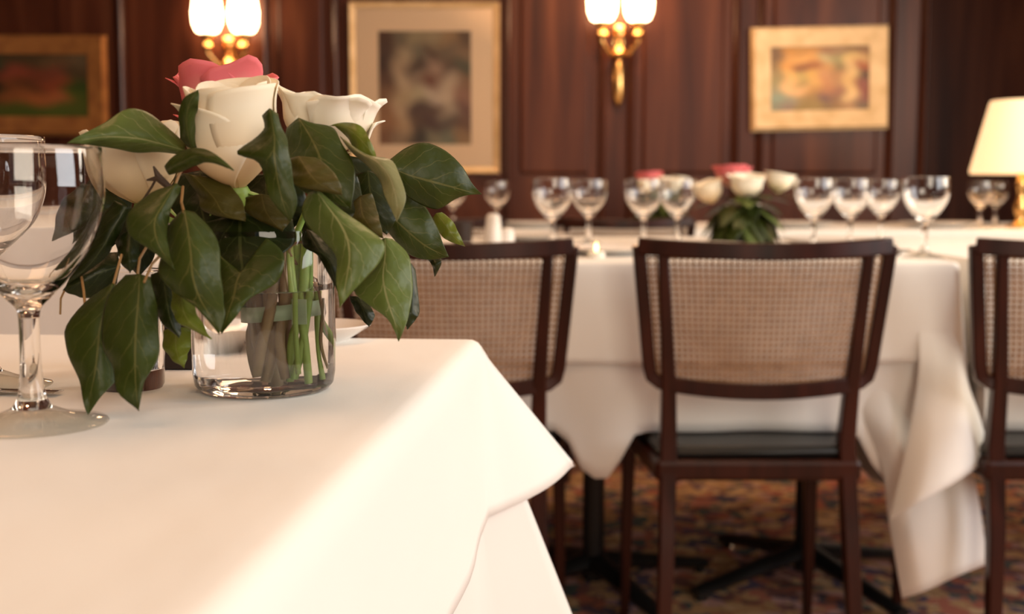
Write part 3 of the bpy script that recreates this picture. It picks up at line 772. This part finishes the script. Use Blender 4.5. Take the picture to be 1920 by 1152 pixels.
# every leaf: material, distance at stalk, distance at tip, sink of the margins, stations (Lx,Ly,Mx,My,Rx,Ry)..., tip
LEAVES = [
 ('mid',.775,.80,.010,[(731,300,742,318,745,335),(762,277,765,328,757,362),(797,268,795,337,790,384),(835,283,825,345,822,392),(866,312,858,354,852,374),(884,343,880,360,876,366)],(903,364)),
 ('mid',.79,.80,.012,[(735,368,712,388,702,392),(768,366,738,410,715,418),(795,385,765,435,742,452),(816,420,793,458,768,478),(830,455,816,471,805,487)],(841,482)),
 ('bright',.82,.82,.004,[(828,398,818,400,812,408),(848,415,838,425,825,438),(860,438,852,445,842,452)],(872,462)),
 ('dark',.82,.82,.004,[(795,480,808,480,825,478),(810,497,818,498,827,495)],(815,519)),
 ('lit',.665,.64,.014,[(578,362,592,357,603,362),(567,392,615,388,645,398),(577,425,638,420,688,428),(606,450,652,452,720,456),(630,480,655,487,713,489),(630,520,650,522,682,525),(634,550,644,552,656,552)],(637,577)),
 ('lit',.70,.68,.014,[(712,452,722,446,735,448),(708,478,722,480,765,478),(688,512,718,520,772,515),(664,546,724,553,773,550),(690,570,733,583,768,582),(728,600,742,610,760,612)],(748,640)),
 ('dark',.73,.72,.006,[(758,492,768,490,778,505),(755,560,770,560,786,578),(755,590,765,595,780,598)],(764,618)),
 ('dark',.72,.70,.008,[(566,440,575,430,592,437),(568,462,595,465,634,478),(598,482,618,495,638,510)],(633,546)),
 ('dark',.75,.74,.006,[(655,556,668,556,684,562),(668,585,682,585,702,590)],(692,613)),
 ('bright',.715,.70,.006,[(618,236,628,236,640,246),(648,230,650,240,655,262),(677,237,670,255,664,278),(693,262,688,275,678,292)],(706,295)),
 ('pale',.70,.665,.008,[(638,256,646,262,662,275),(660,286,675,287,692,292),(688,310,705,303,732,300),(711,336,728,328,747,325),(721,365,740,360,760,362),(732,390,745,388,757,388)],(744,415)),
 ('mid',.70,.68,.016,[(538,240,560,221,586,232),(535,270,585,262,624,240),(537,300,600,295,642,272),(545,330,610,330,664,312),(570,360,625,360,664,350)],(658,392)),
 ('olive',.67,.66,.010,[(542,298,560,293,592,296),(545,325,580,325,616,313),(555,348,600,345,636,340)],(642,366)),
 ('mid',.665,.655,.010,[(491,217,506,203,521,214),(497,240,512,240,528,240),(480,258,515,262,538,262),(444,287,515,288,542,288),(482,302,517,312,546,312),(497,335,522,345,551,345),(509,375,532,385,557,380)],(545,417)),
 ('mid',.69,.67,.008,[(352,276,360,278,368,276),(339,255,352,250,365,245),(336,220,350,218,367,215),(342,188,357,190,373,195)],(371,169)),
 ('lit',.70,.665,.016,[(350,274,346,282,340,290),(320,245,310,272,300,285),(282,214,270,262,255,286),(242,204,235,258,220,279),(202,227,195,257,180,273),(160,249,160,262,155,270)],(126,268)),
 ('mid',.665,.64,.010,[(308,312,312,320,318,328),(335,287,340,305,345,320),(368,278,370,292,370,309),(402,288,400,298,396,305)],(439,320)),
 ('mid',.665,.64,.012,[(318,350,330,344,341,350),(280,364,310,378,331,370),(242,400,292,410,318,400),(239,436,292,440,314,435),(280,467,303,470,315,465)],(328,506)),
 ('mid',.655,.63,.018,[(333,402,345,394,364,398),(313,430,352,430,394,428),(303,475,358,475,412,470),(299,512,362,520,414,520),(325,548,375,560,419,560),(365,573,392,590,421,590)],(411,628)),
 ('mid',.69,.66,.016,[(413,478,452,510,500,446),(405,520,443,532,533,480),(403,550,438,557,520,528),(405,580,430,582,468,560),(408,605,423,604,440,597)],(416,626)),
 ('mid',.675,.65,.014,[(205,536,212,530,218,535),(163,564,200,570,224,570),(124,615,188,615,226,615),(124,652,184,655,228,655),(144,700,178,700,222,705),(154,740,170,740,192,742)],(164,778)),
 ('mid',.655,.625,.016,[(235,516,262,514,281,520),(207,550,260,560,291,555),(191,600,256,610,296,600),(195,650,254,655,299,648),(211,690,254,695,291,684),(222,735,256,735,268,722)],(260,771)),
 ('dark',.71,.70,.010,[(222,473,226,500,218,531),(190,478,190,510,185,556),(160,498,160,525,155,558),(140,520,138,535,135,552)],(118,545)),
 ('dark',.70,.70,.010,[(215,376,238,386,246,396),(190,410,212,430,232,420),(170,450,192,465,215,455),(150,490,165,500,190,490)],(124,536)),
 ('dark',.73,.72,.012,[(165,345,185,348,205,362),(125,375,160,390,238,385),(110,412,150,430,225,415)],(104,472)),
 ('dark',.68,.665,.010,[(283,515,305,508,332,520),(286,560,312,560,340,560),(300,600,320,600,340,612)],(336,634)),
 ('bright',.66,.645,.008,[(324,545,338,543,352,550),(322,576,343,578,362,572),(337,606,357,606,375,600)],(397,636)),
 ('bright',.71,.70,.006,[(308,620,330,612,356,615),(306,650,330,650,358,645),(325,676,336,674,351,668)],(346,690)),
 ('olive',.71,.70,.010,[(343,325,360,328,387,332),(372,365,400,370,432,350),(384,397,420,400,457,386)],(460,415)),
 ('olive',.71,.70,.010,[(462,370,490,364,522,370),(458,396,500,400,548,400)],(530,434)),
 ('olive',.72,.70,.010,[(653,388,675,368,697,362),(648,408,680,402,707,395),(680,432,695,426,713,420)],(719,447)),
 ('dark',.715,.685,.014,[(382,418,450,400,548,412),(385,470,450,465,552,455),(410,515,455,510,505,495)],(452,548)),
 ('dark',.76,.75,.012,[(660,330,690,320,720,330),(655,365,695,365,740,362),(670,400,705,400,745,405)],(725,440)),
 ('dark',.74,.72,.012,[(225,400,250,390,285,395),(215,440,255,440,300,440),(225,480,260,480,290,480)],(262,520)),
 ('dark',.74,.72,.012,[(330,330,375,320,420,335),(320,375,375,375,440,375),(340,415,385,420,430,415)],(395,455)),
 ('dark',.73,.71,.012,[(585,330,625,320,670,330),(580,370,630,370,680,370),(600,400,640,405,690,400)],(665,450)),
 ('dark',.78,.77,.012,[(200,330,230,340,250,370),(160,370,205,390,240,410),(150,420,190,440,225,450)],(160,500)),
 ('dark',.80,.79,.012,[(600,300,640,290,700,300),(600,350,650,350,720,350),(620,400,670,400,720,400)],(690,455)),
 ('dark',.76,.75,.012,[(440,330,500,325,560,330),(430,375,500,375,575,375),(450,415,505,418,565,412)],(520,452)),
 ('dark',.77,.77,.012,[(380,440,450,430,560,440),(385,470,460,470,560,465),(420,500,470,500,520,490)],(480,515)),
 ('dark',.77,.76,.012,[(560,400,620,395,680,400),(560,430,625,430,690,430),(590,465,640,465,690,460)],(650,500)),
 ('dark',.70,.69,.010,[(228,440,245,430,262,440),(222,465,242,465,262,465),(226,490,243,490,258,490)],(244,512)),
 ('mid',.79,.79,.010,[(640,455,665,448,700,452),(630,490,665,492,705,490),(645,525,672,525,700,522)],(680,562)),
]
bq = thing('rose_bouquet', 'bouquet of cream, white and pink roses with drooping ivy, in the glass vase', 'bouquet', (vc.x, vc.y, TZ))
INV = Matrix.Translation(-Vector((vc.x, vc.y, TZ)))
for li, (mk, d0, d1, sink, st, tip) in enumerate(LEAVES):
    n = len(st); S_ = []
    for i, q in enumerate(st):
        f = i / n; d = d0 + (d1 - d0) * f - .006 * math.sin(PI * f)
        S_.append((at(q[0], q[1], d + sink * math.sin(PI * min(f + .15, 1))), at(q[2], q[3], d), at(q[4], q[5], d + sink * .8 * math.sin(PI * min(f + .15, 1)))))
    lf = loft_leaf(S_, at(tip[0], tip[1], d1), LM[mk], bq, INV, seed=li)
    lf['label'] = {'mid': 'dark green ivy leaf', 'dark': 'deep green ivy leaf with shade in its colour', 'lit': 'glossy green ivy leaf with lit colour and pale veins', 'bright': 'yellow-green ivy leaf',
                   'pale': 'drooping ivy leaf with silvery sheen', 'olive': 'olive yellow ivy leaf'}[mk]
# leaf stalks
for a in ([(302,478,.67),(285,495,.66),(270,530,.652)], [(278,458,.68),(262,485,.67),(257,522,.665)], [(228,478,.69),(222,500,.68),(213,532,.675)],
          [(352,300,.68),(335,330,.67),(322,365,.665)], [(462,440,.71),(456,470,.70),(452,508,.692)], [(343,350,.69),(340,380,.67),(345,398,.655)],
          [(153,520,.70),(157,545,.69),(160,580,.68)], [(121,545,.70),(114,560,.70),(113,590,.70)]):
    MB().tube([INV @ at(*p) for p in a], .0008 if a[0][0] != 121 else .0006, 6).build('leaf_stalk', M_petiole, bq)
# twig with small dried calyx in front of the left rose
MB().tube([INV @ at(*p) for p in ((262,385,.70),(285,350,.695),(298,325,.69))], .0007, 6)\
    .tube([INV @ at(*p) for p in ((275,338,.69),(296,334,.69),(318,352,.69),(330,362,.69))], [.0005,.0022,.002,.0006], 6)\
    .tube([INV @ at(*p) for p in ((288,312,.69),(296,330,.69),(315,345,.69))], [.0005,.002,.001], 6).build('dried_twig', mat('dried_twig_brown', (.06,.035,.02), .7), bq)

# ------------------------------------------------------------------ roses
def petal(vs, fs, uv, phi, span, R, H, open_=.1, curl=.2, z0=0, ruf=.0, n=12, m=10, rnd=random, point=.0, fall=.20, skew=0, lip=0):
    b = len(vs); pa = rnd.uniform(0, 6)
    for i in range(n+1):
        t = i / n
        for j in range(m+1):
            a = -1 + 2 * j / m
            edge = 1 - fall * abs(a) ** (3 if fall <= .2 else 2) + skew * a + point * (1 - abs(a)) ** 2 * .3
            tt = t * edge
            r = R * (1 - (1 - min(tt / .55, 1)) ** 2.2) * (1 + open_ * max(tt - .4, 0) * 1.6)
            r += R * curl * max(tt - .72, 0) ** 1.6 * 6
            z = z0 + H * (tt - curl * max(tt - .78, 0) ** 2 * 5)
            r *= 1 + ruf * math.sin(a * 5 + pa) * t ** 2
            z += ruf * H * .35 * math.sin(a * 6 + pa * 2) * t ** 3
            sp_ = span * (.35 + .65 * math.sin(min(tt * 1.15 + .12, 1) * PI / 2)) * (1 - .12 * max(tt - .8, 0) * 5 * (abs(a)))
            q = phi + a * sp_
            r *= 1 + lip * max(a - .72, 0) * 2
            rr = r * (1 - .05 * a) # one margin tucks under its neighbour
            vs.append(Vector((rr * math.cos(q), rr * math.sin(q), z))); uv.append((j / m, t))
    W_ = m + 1
    for i in range(n):
        for j in range(m): fs.append((b+i*W_+j, b+i*W_+j+1, b+(i+1)*W_+j+1, b+(i+1)*W_+j))
def rose(parent, center, axis, R, H, mat_, label, layers=5, openness=.1, curl=.25, ruf=.03, seed=1, spin=0, outer=None, calyx=True, point=0):
    rnd = random.Random(seed); vs = []; fs = []; uv = []
    for k in range(layers):
        f = (k + 1) / layers; cnt = 3 if k < 2 else 4 if k < 4 else 5
        for i in range(cnt):
            phi = spin + 2*PI*i/cnt + k * 1.1 + rnd.uniform(-.15, .15)
            petal(vs, fs, uv, phi, PI / cnt * 1.45, R * (.16 + .84 * f) * rnd.uniform(.95, 1.04), H * (.84 + .16 * f) * rnd.uniform(.96, 1.03),
                  open_=openness * f, curl=curl * f * rnd.uniform(.5, 1.3), ruf=ruf * f, rnd=rnd, point=point)
    for o_ in (outer or []):
        petal(vs, fs, uv, *o_[:4], **o_[4], rnd=rnd)
    o = mesh_obj('rose', vs, fs, mat_, parent, uv=uv)
    q = Vector((0, 0, 1)).rotation_difference(Vector(axis).normalized())
    o.matrix_local = Matrix.Translation(center) @ q.to_matrix().to_4x4()
    s = o.modifiers.new('thickness', 'SOLIDIFY'); s.thickness = .0006; s.offset = 0
    o['label'] = label
    if calyx:
        m = MB().lathe([(.0, -.012), (.003, -.011), (.006, -.006), (.0075, .0), (.006, .003), (0, .004)], 14)
        for i in range(5):
            a = 2*PI*i/5; c, s_ = math.cos(a), math.sin(a); m.tube([(c*.005, s_*.005, 0), (c*R*.55, s_*R*.55, -.003), (c*R*.8, s_*R*.8, -.012)], [.003,.003,.0005], 6, ry=[.001,.001,.0004])
        m.build('calyx', M_stem, o)
    return o
def cpos(px, py, Y): return INV @ at(px, py, Y)
rose(bq, cpos(446, 360, .72), (-.03, -.16, 1), .0235, .066, M_cream, 'tall cream rose in the middle', layers=6, openness=.02, curl=.08, ruf=.012, seed=4, spin=.4,
     outer=[(-2.35, 1.5, .0262, .058, dict(open_=.04, curl=.28, ruf=.008, n=20, m=24, fall=.36, skew=-.12, lip=0)), (-.55, 1.3, .0250, .066, dict(open_=.02, curl=.14, n=16, m=16, fall=.08)), (1.2, 1.3, .0250, .068, dict(open_=.02, curl=.16, n=16, m=16, fall=.08))])
rose(bq, cpos(612, 296, .75), (.10, -.05, 1), .0235, .040, M_white, 'open white rose on the right', layers=5, openness=.28, curl=.22, ruf=.13, seed=11, spin=.9,
     outer=[(.1, .45, .0245, .027, dict(open_=.1, curl=.25, ruf=.10)), (-2.9, .7, .027, .043, dict(open_=.1, curl=.15, ruf=.08)), (-1.0, .9, .026, .041, dict(open_=.2, curl=.2, ruf=.10))])
rose(bq, cpos(425, 268, .80), (-.05, .1, 1), .0245, .045, M_pink, 'pink rose behind the cream one', layers=6, openness=.22, curl=.18, ruf=.07, seed=5, point=.6,
     outer=[(PI+.15, .35, .0225, .038, dict(open_=.1, curl=.14, ruf=.08, point=1.2)), (PI-.2, .3, .026, .019, dict(open_=.1, curl=.12, ruf=.05, point=1.2))])
rose(bq, cpos(272, 388, .755), (-.12, -.1, 1), .0265, .053, M_cream, 'cream rose on the left behind the wine glass', layers=5, openness=.08, curl=.12, ruf=.05, seed=9, spin=.2)

# stems in the water
def px3(p): return INV @ at(*p)
green = [[(560,450,.75),(555,560,.745),(540,640,.735),(537,712,.735)], [(575,450,.75),(566,560,.74),(560,640,.73),(545,708,.73)], [(545,450,.75),(552,560,.735),(565,650,.73),(570,715,.732)],
         [(580,460,.755),(575,560,.75),(580,650,.745),(590,708,.745)], [(550,455,.76),(560,560,.76),(585,640,.765),(606,705,.77)], [(540,450,.75),(548,560,.725),(552,640,.72),(556,700,.722)]]
for k, g in enumerate(green):
    r = .0024 if k in (0, 1, 2) else .0016
    MB().tube([px3(p) for p in crv([Vector(q) for q in g], 10)], r, 10).build('rose_stem', M_stem, bq)
brown = [[(490,450,.75),(500,560,.74),(510,640,.735),(498,712,.735)], [(470,460,.75),(485,560,.745),(500,640,.745),(512,716,.745)], [(510,450,.75),(508,560,.73),(492,640,.728),(484,700,.73)],
         [(520,450,.76),(522,560,.76),(528,640,.755),(522,712,.75)], [(500,450,.77),(492,560,.765),(480,640,.765),(492,700,.765)], [(530,450,.74),(528,560,.735),(520,640,.73),(530,708,.73)],
         [(480,450,.76),(475,560,.755),(488,640,.75),(505,690,.75)]]
for k, g in enumerate(brown):
    MB().tube([px3(p) for p in crv([Vector(q) for q in g], 10)], [.0026, .0034, .003][k % 3], 8).build('woody_stem', M_stemb, bq)
twigs = [[(585,545,.74),(600,600,.735),(612,628,.735)], [(590,560,.745),(586,640,.745),(600,690,.745)], [(610,560,.76),(625,600,.76),(628,640,.76)], [(570,520,.75),(545,480,.74),(560,460,.73),(592,462,.73)], [(520,470,.73),(535,520,.73),(542,560,.73)]]
for g in twigs: MB().tube([px3(p) for p in crv([Vector(q) for q in g], 10)], .0009, 6).build('fine_root', M_stemb, bq)
# tape round the stems
tc_ = px3((520, 583, .745)); ms = MB(); n = 40
vs = []
for k in range(n):
    a = 2*PI*k/n; r = 1 + .06*math.sin(3*a)
    for z in (-.0045, .0045): vs.append((tc_.x + .0195*r*math.cos(a), tc_.y + .0155*r*math.sin(a), tc_.z + z + .0018*math.cos(a)))
ms.add(vs, [(2*k, 2*((k+1) % n), 2*((k+1) % n)+1, 2*k+1) for k in range(n)])
ms.box((tc_.x + .010, tc_.y - .0165, tc_.z - .0065), (tc_.x + .0185, tc_.y - .0150, tc_.z + .0085))
bt = ms.build('binding_tape', M_tape, bq); s = bt.modifiers.new('thickness', 'SOLIDIFY'); s.thickness = .0006
# stems hidden in the head of the bouquet
for c in ((446,365),(612,305),(425,275),(268,392)):
    Y = {446:.72, 612:.75, 425:.80, 268:.755}[c[0]]
    MB().tube([px3((c[0], c[1], Y)), px3(((c[0]+530)/2, (c[1]+470)/2 + 15, (Y+.75)/2)), px3((530, 500, .75)), px3((530, 585, .748))], .002, 8).build('rose_stem', M_stem, bq)

# ------------------------------------------------------------------ far bouquets
def far_bouquet(label, loc, group):
    b = thing('rose_bouquet', label, 'bouquet', loc, 0, group)
    def gen_leaf(base, d, side, Ln, Wd, m_, k):
        d = d.normalized(); sd = d.cross(Vector(side)).normalized(); nn = sd.cross(d)
        st = []
        for f, w in ((0,.3),(.15,.8),(.35,1),(.55,.85),(.8,.4)):
            c = base + d * Ln * f - Vector((0, 0, 1)) * Ln * .35 * f * f
            st.append((c - sd * Wd * w, c, c + sd * Wd * w))
        loft_leaf(st, base + d * Ln - Vector((0, 0, Ln * .35)), m_, b, Matrix(), n=8, across=(0,.5,1.0), seed=k)
    rnd = random.Random(31)
    for k in range(46):
        a = 2*PI*k/46*7; rr = .03; el = rnd.uniform(-1.5, .4)
        d = Vector((math.cos(a), math.sin(a), el)); base = Vector((math.cos(a)*rr, math.sin(a)*rr, .10 + .02*el))
        gen_leaf(base, d, (0, 0, 1), rnd.uniform(.07, .10), .030, LM[['mid', 'dark', 'lit', 'mid'][k % 4]], k)
    rose(b, Vector((.0, -.035, .105)), (0, -.2, 1), .034, .062, M_white, 'cream rose in front', layers=4, seed=2, calyx=False)
    rose(b, Vector((-.075, -.02, .095)), (-.3, -.1, 1), .029, .055, M_cream, 'peach cream rose on the left', layers=4, seed=3, calyx=False)
    rose(b, Vector((.08, .0, .12)), (.2, 0, 1), .029, .05, M_white, 'white rose on the right', layers=4, openness=.2, seed=6, calyx=False)
    rose(b, Vector((-.02, .03, .13)), (0, .1, 1), .036, .055, M_pink, 'pink rose at the back', layers=4, openness=.2, seed=8, calyx=False)
    MB().tube([(0, 0, .02), (0, 0, .11)], .018, 10).build('bundled_stems', M_stem, b)
    return b
f1 = onz(1392, 456, TZ); f1.y = 2.86; f1.x = at(1392, 456, 2.86).x
fb = far_bouquet('blurred rose and ivy bouquet in the middle of the long table', (f1.x, f1.y, TZ), 'distant rose bouquets')
def small_vase(label, loc, group):
    t = thing('flower_vase', label, 'vase', loc, 0, group)
    MB().lathe([(0,0), (.042,0), (.0445,.004), (.0445,.095), (.042,.096), (.0415,.094), (.041,.014), (0,.013)], 40).build('glass_body', M_vglass, t); return t
sv = small_vase('clear vase beneath the blurred bouquet of the long table', (f1.x, f1.y, TZ), 'distant flower vases')
f2 = Vector((at(1238, 420, 4.05).x, 4.05, TZ + .004))
again(fb, 'more distant bouquet half hidden behind two wine glasses, left of the long table bouquet', f2, .6, 'distant rose bouquets')
again(sv, 'vase of the more distant bouquet behind two wine glasses', f2, 0, 'distant flower vases')

# ------------------------------------------------------------------ far glasses and tableware
GG = 'wine glasses on the far tables'
far = [(1036, 350, .0425, 'left of the pair above the first cane chair'), (1104, 356, .0425, 'right of the pair above the first cane chair'),
       (1207, 355, .0425, 'glass above the left corner of the second cane chair'), (1270, 347, .0425, 'glass left of the blurred bouquet, touching its roses'),
       (1526, 345, .0425, 'first glass right of the blurred bouquet'), (1594, 348, .0425, 'second glass right of the blurred bouquet'),
       (1652, 351, .0425, 'third glass right of the blurred bouquet, the narrowest'), (1735, 341, .0425, 'large glass nearest the table lamp')]
fd = [2.48, 2.78, 2.62, 2.70, 2.52, 2.62, 2.85, 2.24]
proto = None
for (px, py, R, lab), Y in zip(far, fd):
    loc = (at(px, 400, Y).x, Y, TZ)
    if proto is None:
        proto = wine('wine glass on the long table, ' + lab, loc, .0425, .150, GG, 40)
    else: wine('wine glass on the long table, ' + lab, loc, group=GG, k=proto)
for px, lab in ((850, 'clear wine glass on the farthest table beside the ivy leaf tips'), (932, 'clear wine glass on the farthest table behind the salt shaker'),
                (1838, 'clear wine glass on the farthest table, the left one by the lamp'), (1866, 'clear wine glass on the farthest table, next to the lamp stem')):
    Y = 3.9 if px != 1866 else 4.05; wine(lab, (at(px, 400, Y).x, Y, TZ + .004), group=GG, k=proto)
def shaker(label, px, base, Y, w, h, name, cat):
    p = (at(px, base, Y).x, Y, TZ); t = thing(name, label, cat, p)
    MB().lathe([(0,0), (w,0), (w,.004), (w*.92,h*.7), (w*.8,h*.8), (0,h*.8)], 24).build('body', M_ceramic, t)
    MB().lathe([(w*.82,h*.8), (w*.82,h*.9), (w*.5,h), (0,h)], 24).build('cap', M_ceramic, t)
    return t
shaker('tall white salt shaker above the first cane chair', 925, 460, 2.6, .019, .076, 'salt_shaker', 'shaker')
shaker('squat white pepper shaker beside the tall one', 952, 462, 2.62, .016, .045, 'pepper_shaker', 'shaker')
t = thing('candle_holder', 'small dark candle holder left of the white shakers', 'candle holder', (at(868, 440, 2.9).x, 2.9, TZ))
MB().lathe([(0,0), (.022,0), (.024,.05), (.021,.05), (.02,.008), (0,.007)], 24).build('holder', M_darkobj, t)
PG = 'white plates laid on the long table'
dish('plate', 'white plate with the low glow of a tealight, between the first and second cane chairs', (at(1142, 470, 2.36).x, 2.36, TZ), .105, .016, PG, 'plate')
dish('plate', 'white plate behind the right end of the second cane chair', (at(1560, 450, 2.75).x, 2.75, TZ), .12, .016, PG, 'plate')
dish('plate', 'white plate at the foot of the blurred bouquet', (at(1300, 450, 2.5).x, 2.5, TZ), .11, .016, PG, 'plate')
dish('plate', 'white plate left of the pair of wine glasses', (at(985, 440, 3.05).x, 3.05, TZ), .12, .016, PG, 'plate')
for i, (px, lab) in enumerate(((1000, 'white plate on the farthest table above the first cane chair'), (1490, 'white plate on the farthest table right of the blurred bouquet'), (1760, 'white plate on the farthest table left of the lamp'))):
    dish('plate', lab, (at(px, 420, 4.0).x, 4.0, TZ + .004), .13, .018, 'white plates on the farthest table', 'plate')
t = thing('tealight', 'glowing tealight beside the plate between the cane chairs', 'candle', (at(1118, 476, 2.24).x, 2.24, TZ))
MB().lathe([(0,0), (.016,0), (.0165,.012), (.0145,.012), (.014,.010), (0,.010)], 20).build('cup', M_wax, t)
MB().lathe([(0,.011), (.0035,.016), (.003,.022), (0,.03)], 10).build('flame', mat('flame', (1,.6,.2), emit=(1,.55,.2), es=12), t)
def napkin(label, px, Y, rz):
    t_ = MB().add([(-.06,-.02,0),(.06,-.02,0),(.06,.02,0),(-.06,.02,0),(-.06,-.02,.008),(.06,-.02,.008),(.055,.018,.014),(-.055,.018,.014)],
                  [(3,2,1,0),(4,5,6,7),(0,1,5,4),(1,2,6,5),(2,3,7,6),(3,0,4,7)]).build('folded_napkin', M_cloth, bevel=.003)
    t_.location = (at(px, 450, Y).x, Y, TZ + .0005); t_.rotation_euler = (0, 0, rz); tag(t_, label, 'napkin', 'folded napkins'); return t_
napkin('folded white napkin lying before the blurred bouquet', 1468, 2.42, .1)
napkin('folded white napkin on the left of the first pair of glasses', 975, 2.55, -.1)
def spoon(label, px, Y, rz):
    m = MB().tube([(-.09,0,.002), (0,0,.004), (.04,0,.003)], [.004,.0025,.003], 8, ry=[.0012,.0012,.0012])
    m.lathe([(0,.0), (.014,.003), (.019,.006), (.018,.0065), (.012,.004), (0,.0015)], 20, (.058, 0, 0))
    o = m.build('spoon', M_chrome); o.location = (at(px, 455, Y).x, Y, TZ + .0005); o.rotation_euler = (0, 0, rz); tag(o, label, 'spoon'); return o
spoon('steel spoon on the cloth beside the large wine glass', 1688, 2.36, 1.2)
kf = MB().tube([(-.10,0,.002), (0,0,.002), (.10,0,.002)], [.005,.004,.007], 8, ry=[.0016,.0014,.0008]).build('table_knife', M_chrome)
kp = onz(-175, 735, TZ + .0005); kf.location = kp; kf.rotation_euler = (0, 0, -.12); tag(kf, 'steel knife lying behind the foot of the nearest wine glass', 'knife')

# table lamp
LY = 3.9; lb = Vector((at(1912, 430, LY).x, LY, TZ + .004)); q = LY / F
lm = thing('table_lamp', 'brass table lamp with glowing cream shade on the farthest table', 'lamp', lb)
zz = lambda py: at(1912, py, LY).z - TZ - .004
MB().lathe([(0,0), (.045,0), (.045,.008), (.02,.016), (.013,.03), (.018,.05), (.024,.07), (.014,.09), (.012,.12), (.02,.14), (.013,.16), (.011,zz(322))], 28).build('base', M_brass, lm)
MB().lathe([(.006,zz(322)), (.006,zz(200))], 10).build('stem', M_brass, lm)
r0, r1 = 92*q, 62*q
MB().lathe([(r0,zz(326)), (r0*1.0,zz(318)), (r1,zz(196)), (r1*.96,zz(189)), (r1*.93,zz(192)), (r0*.97,zz(324))], 48, close=True).build('lamp_shade', M_lampshade, lm)
l = bpy.data.lights.new('table_lamp_light', 'POINT'); l.energy = 4; l.color = (1, .6, .32); l.shadow_soft_size = .04
lo = bpy.data.objects.new('table_lamp_light', l); COL.objects.link(lo); lo.location = lb + Vector((0, 0, zz(180) + .03))
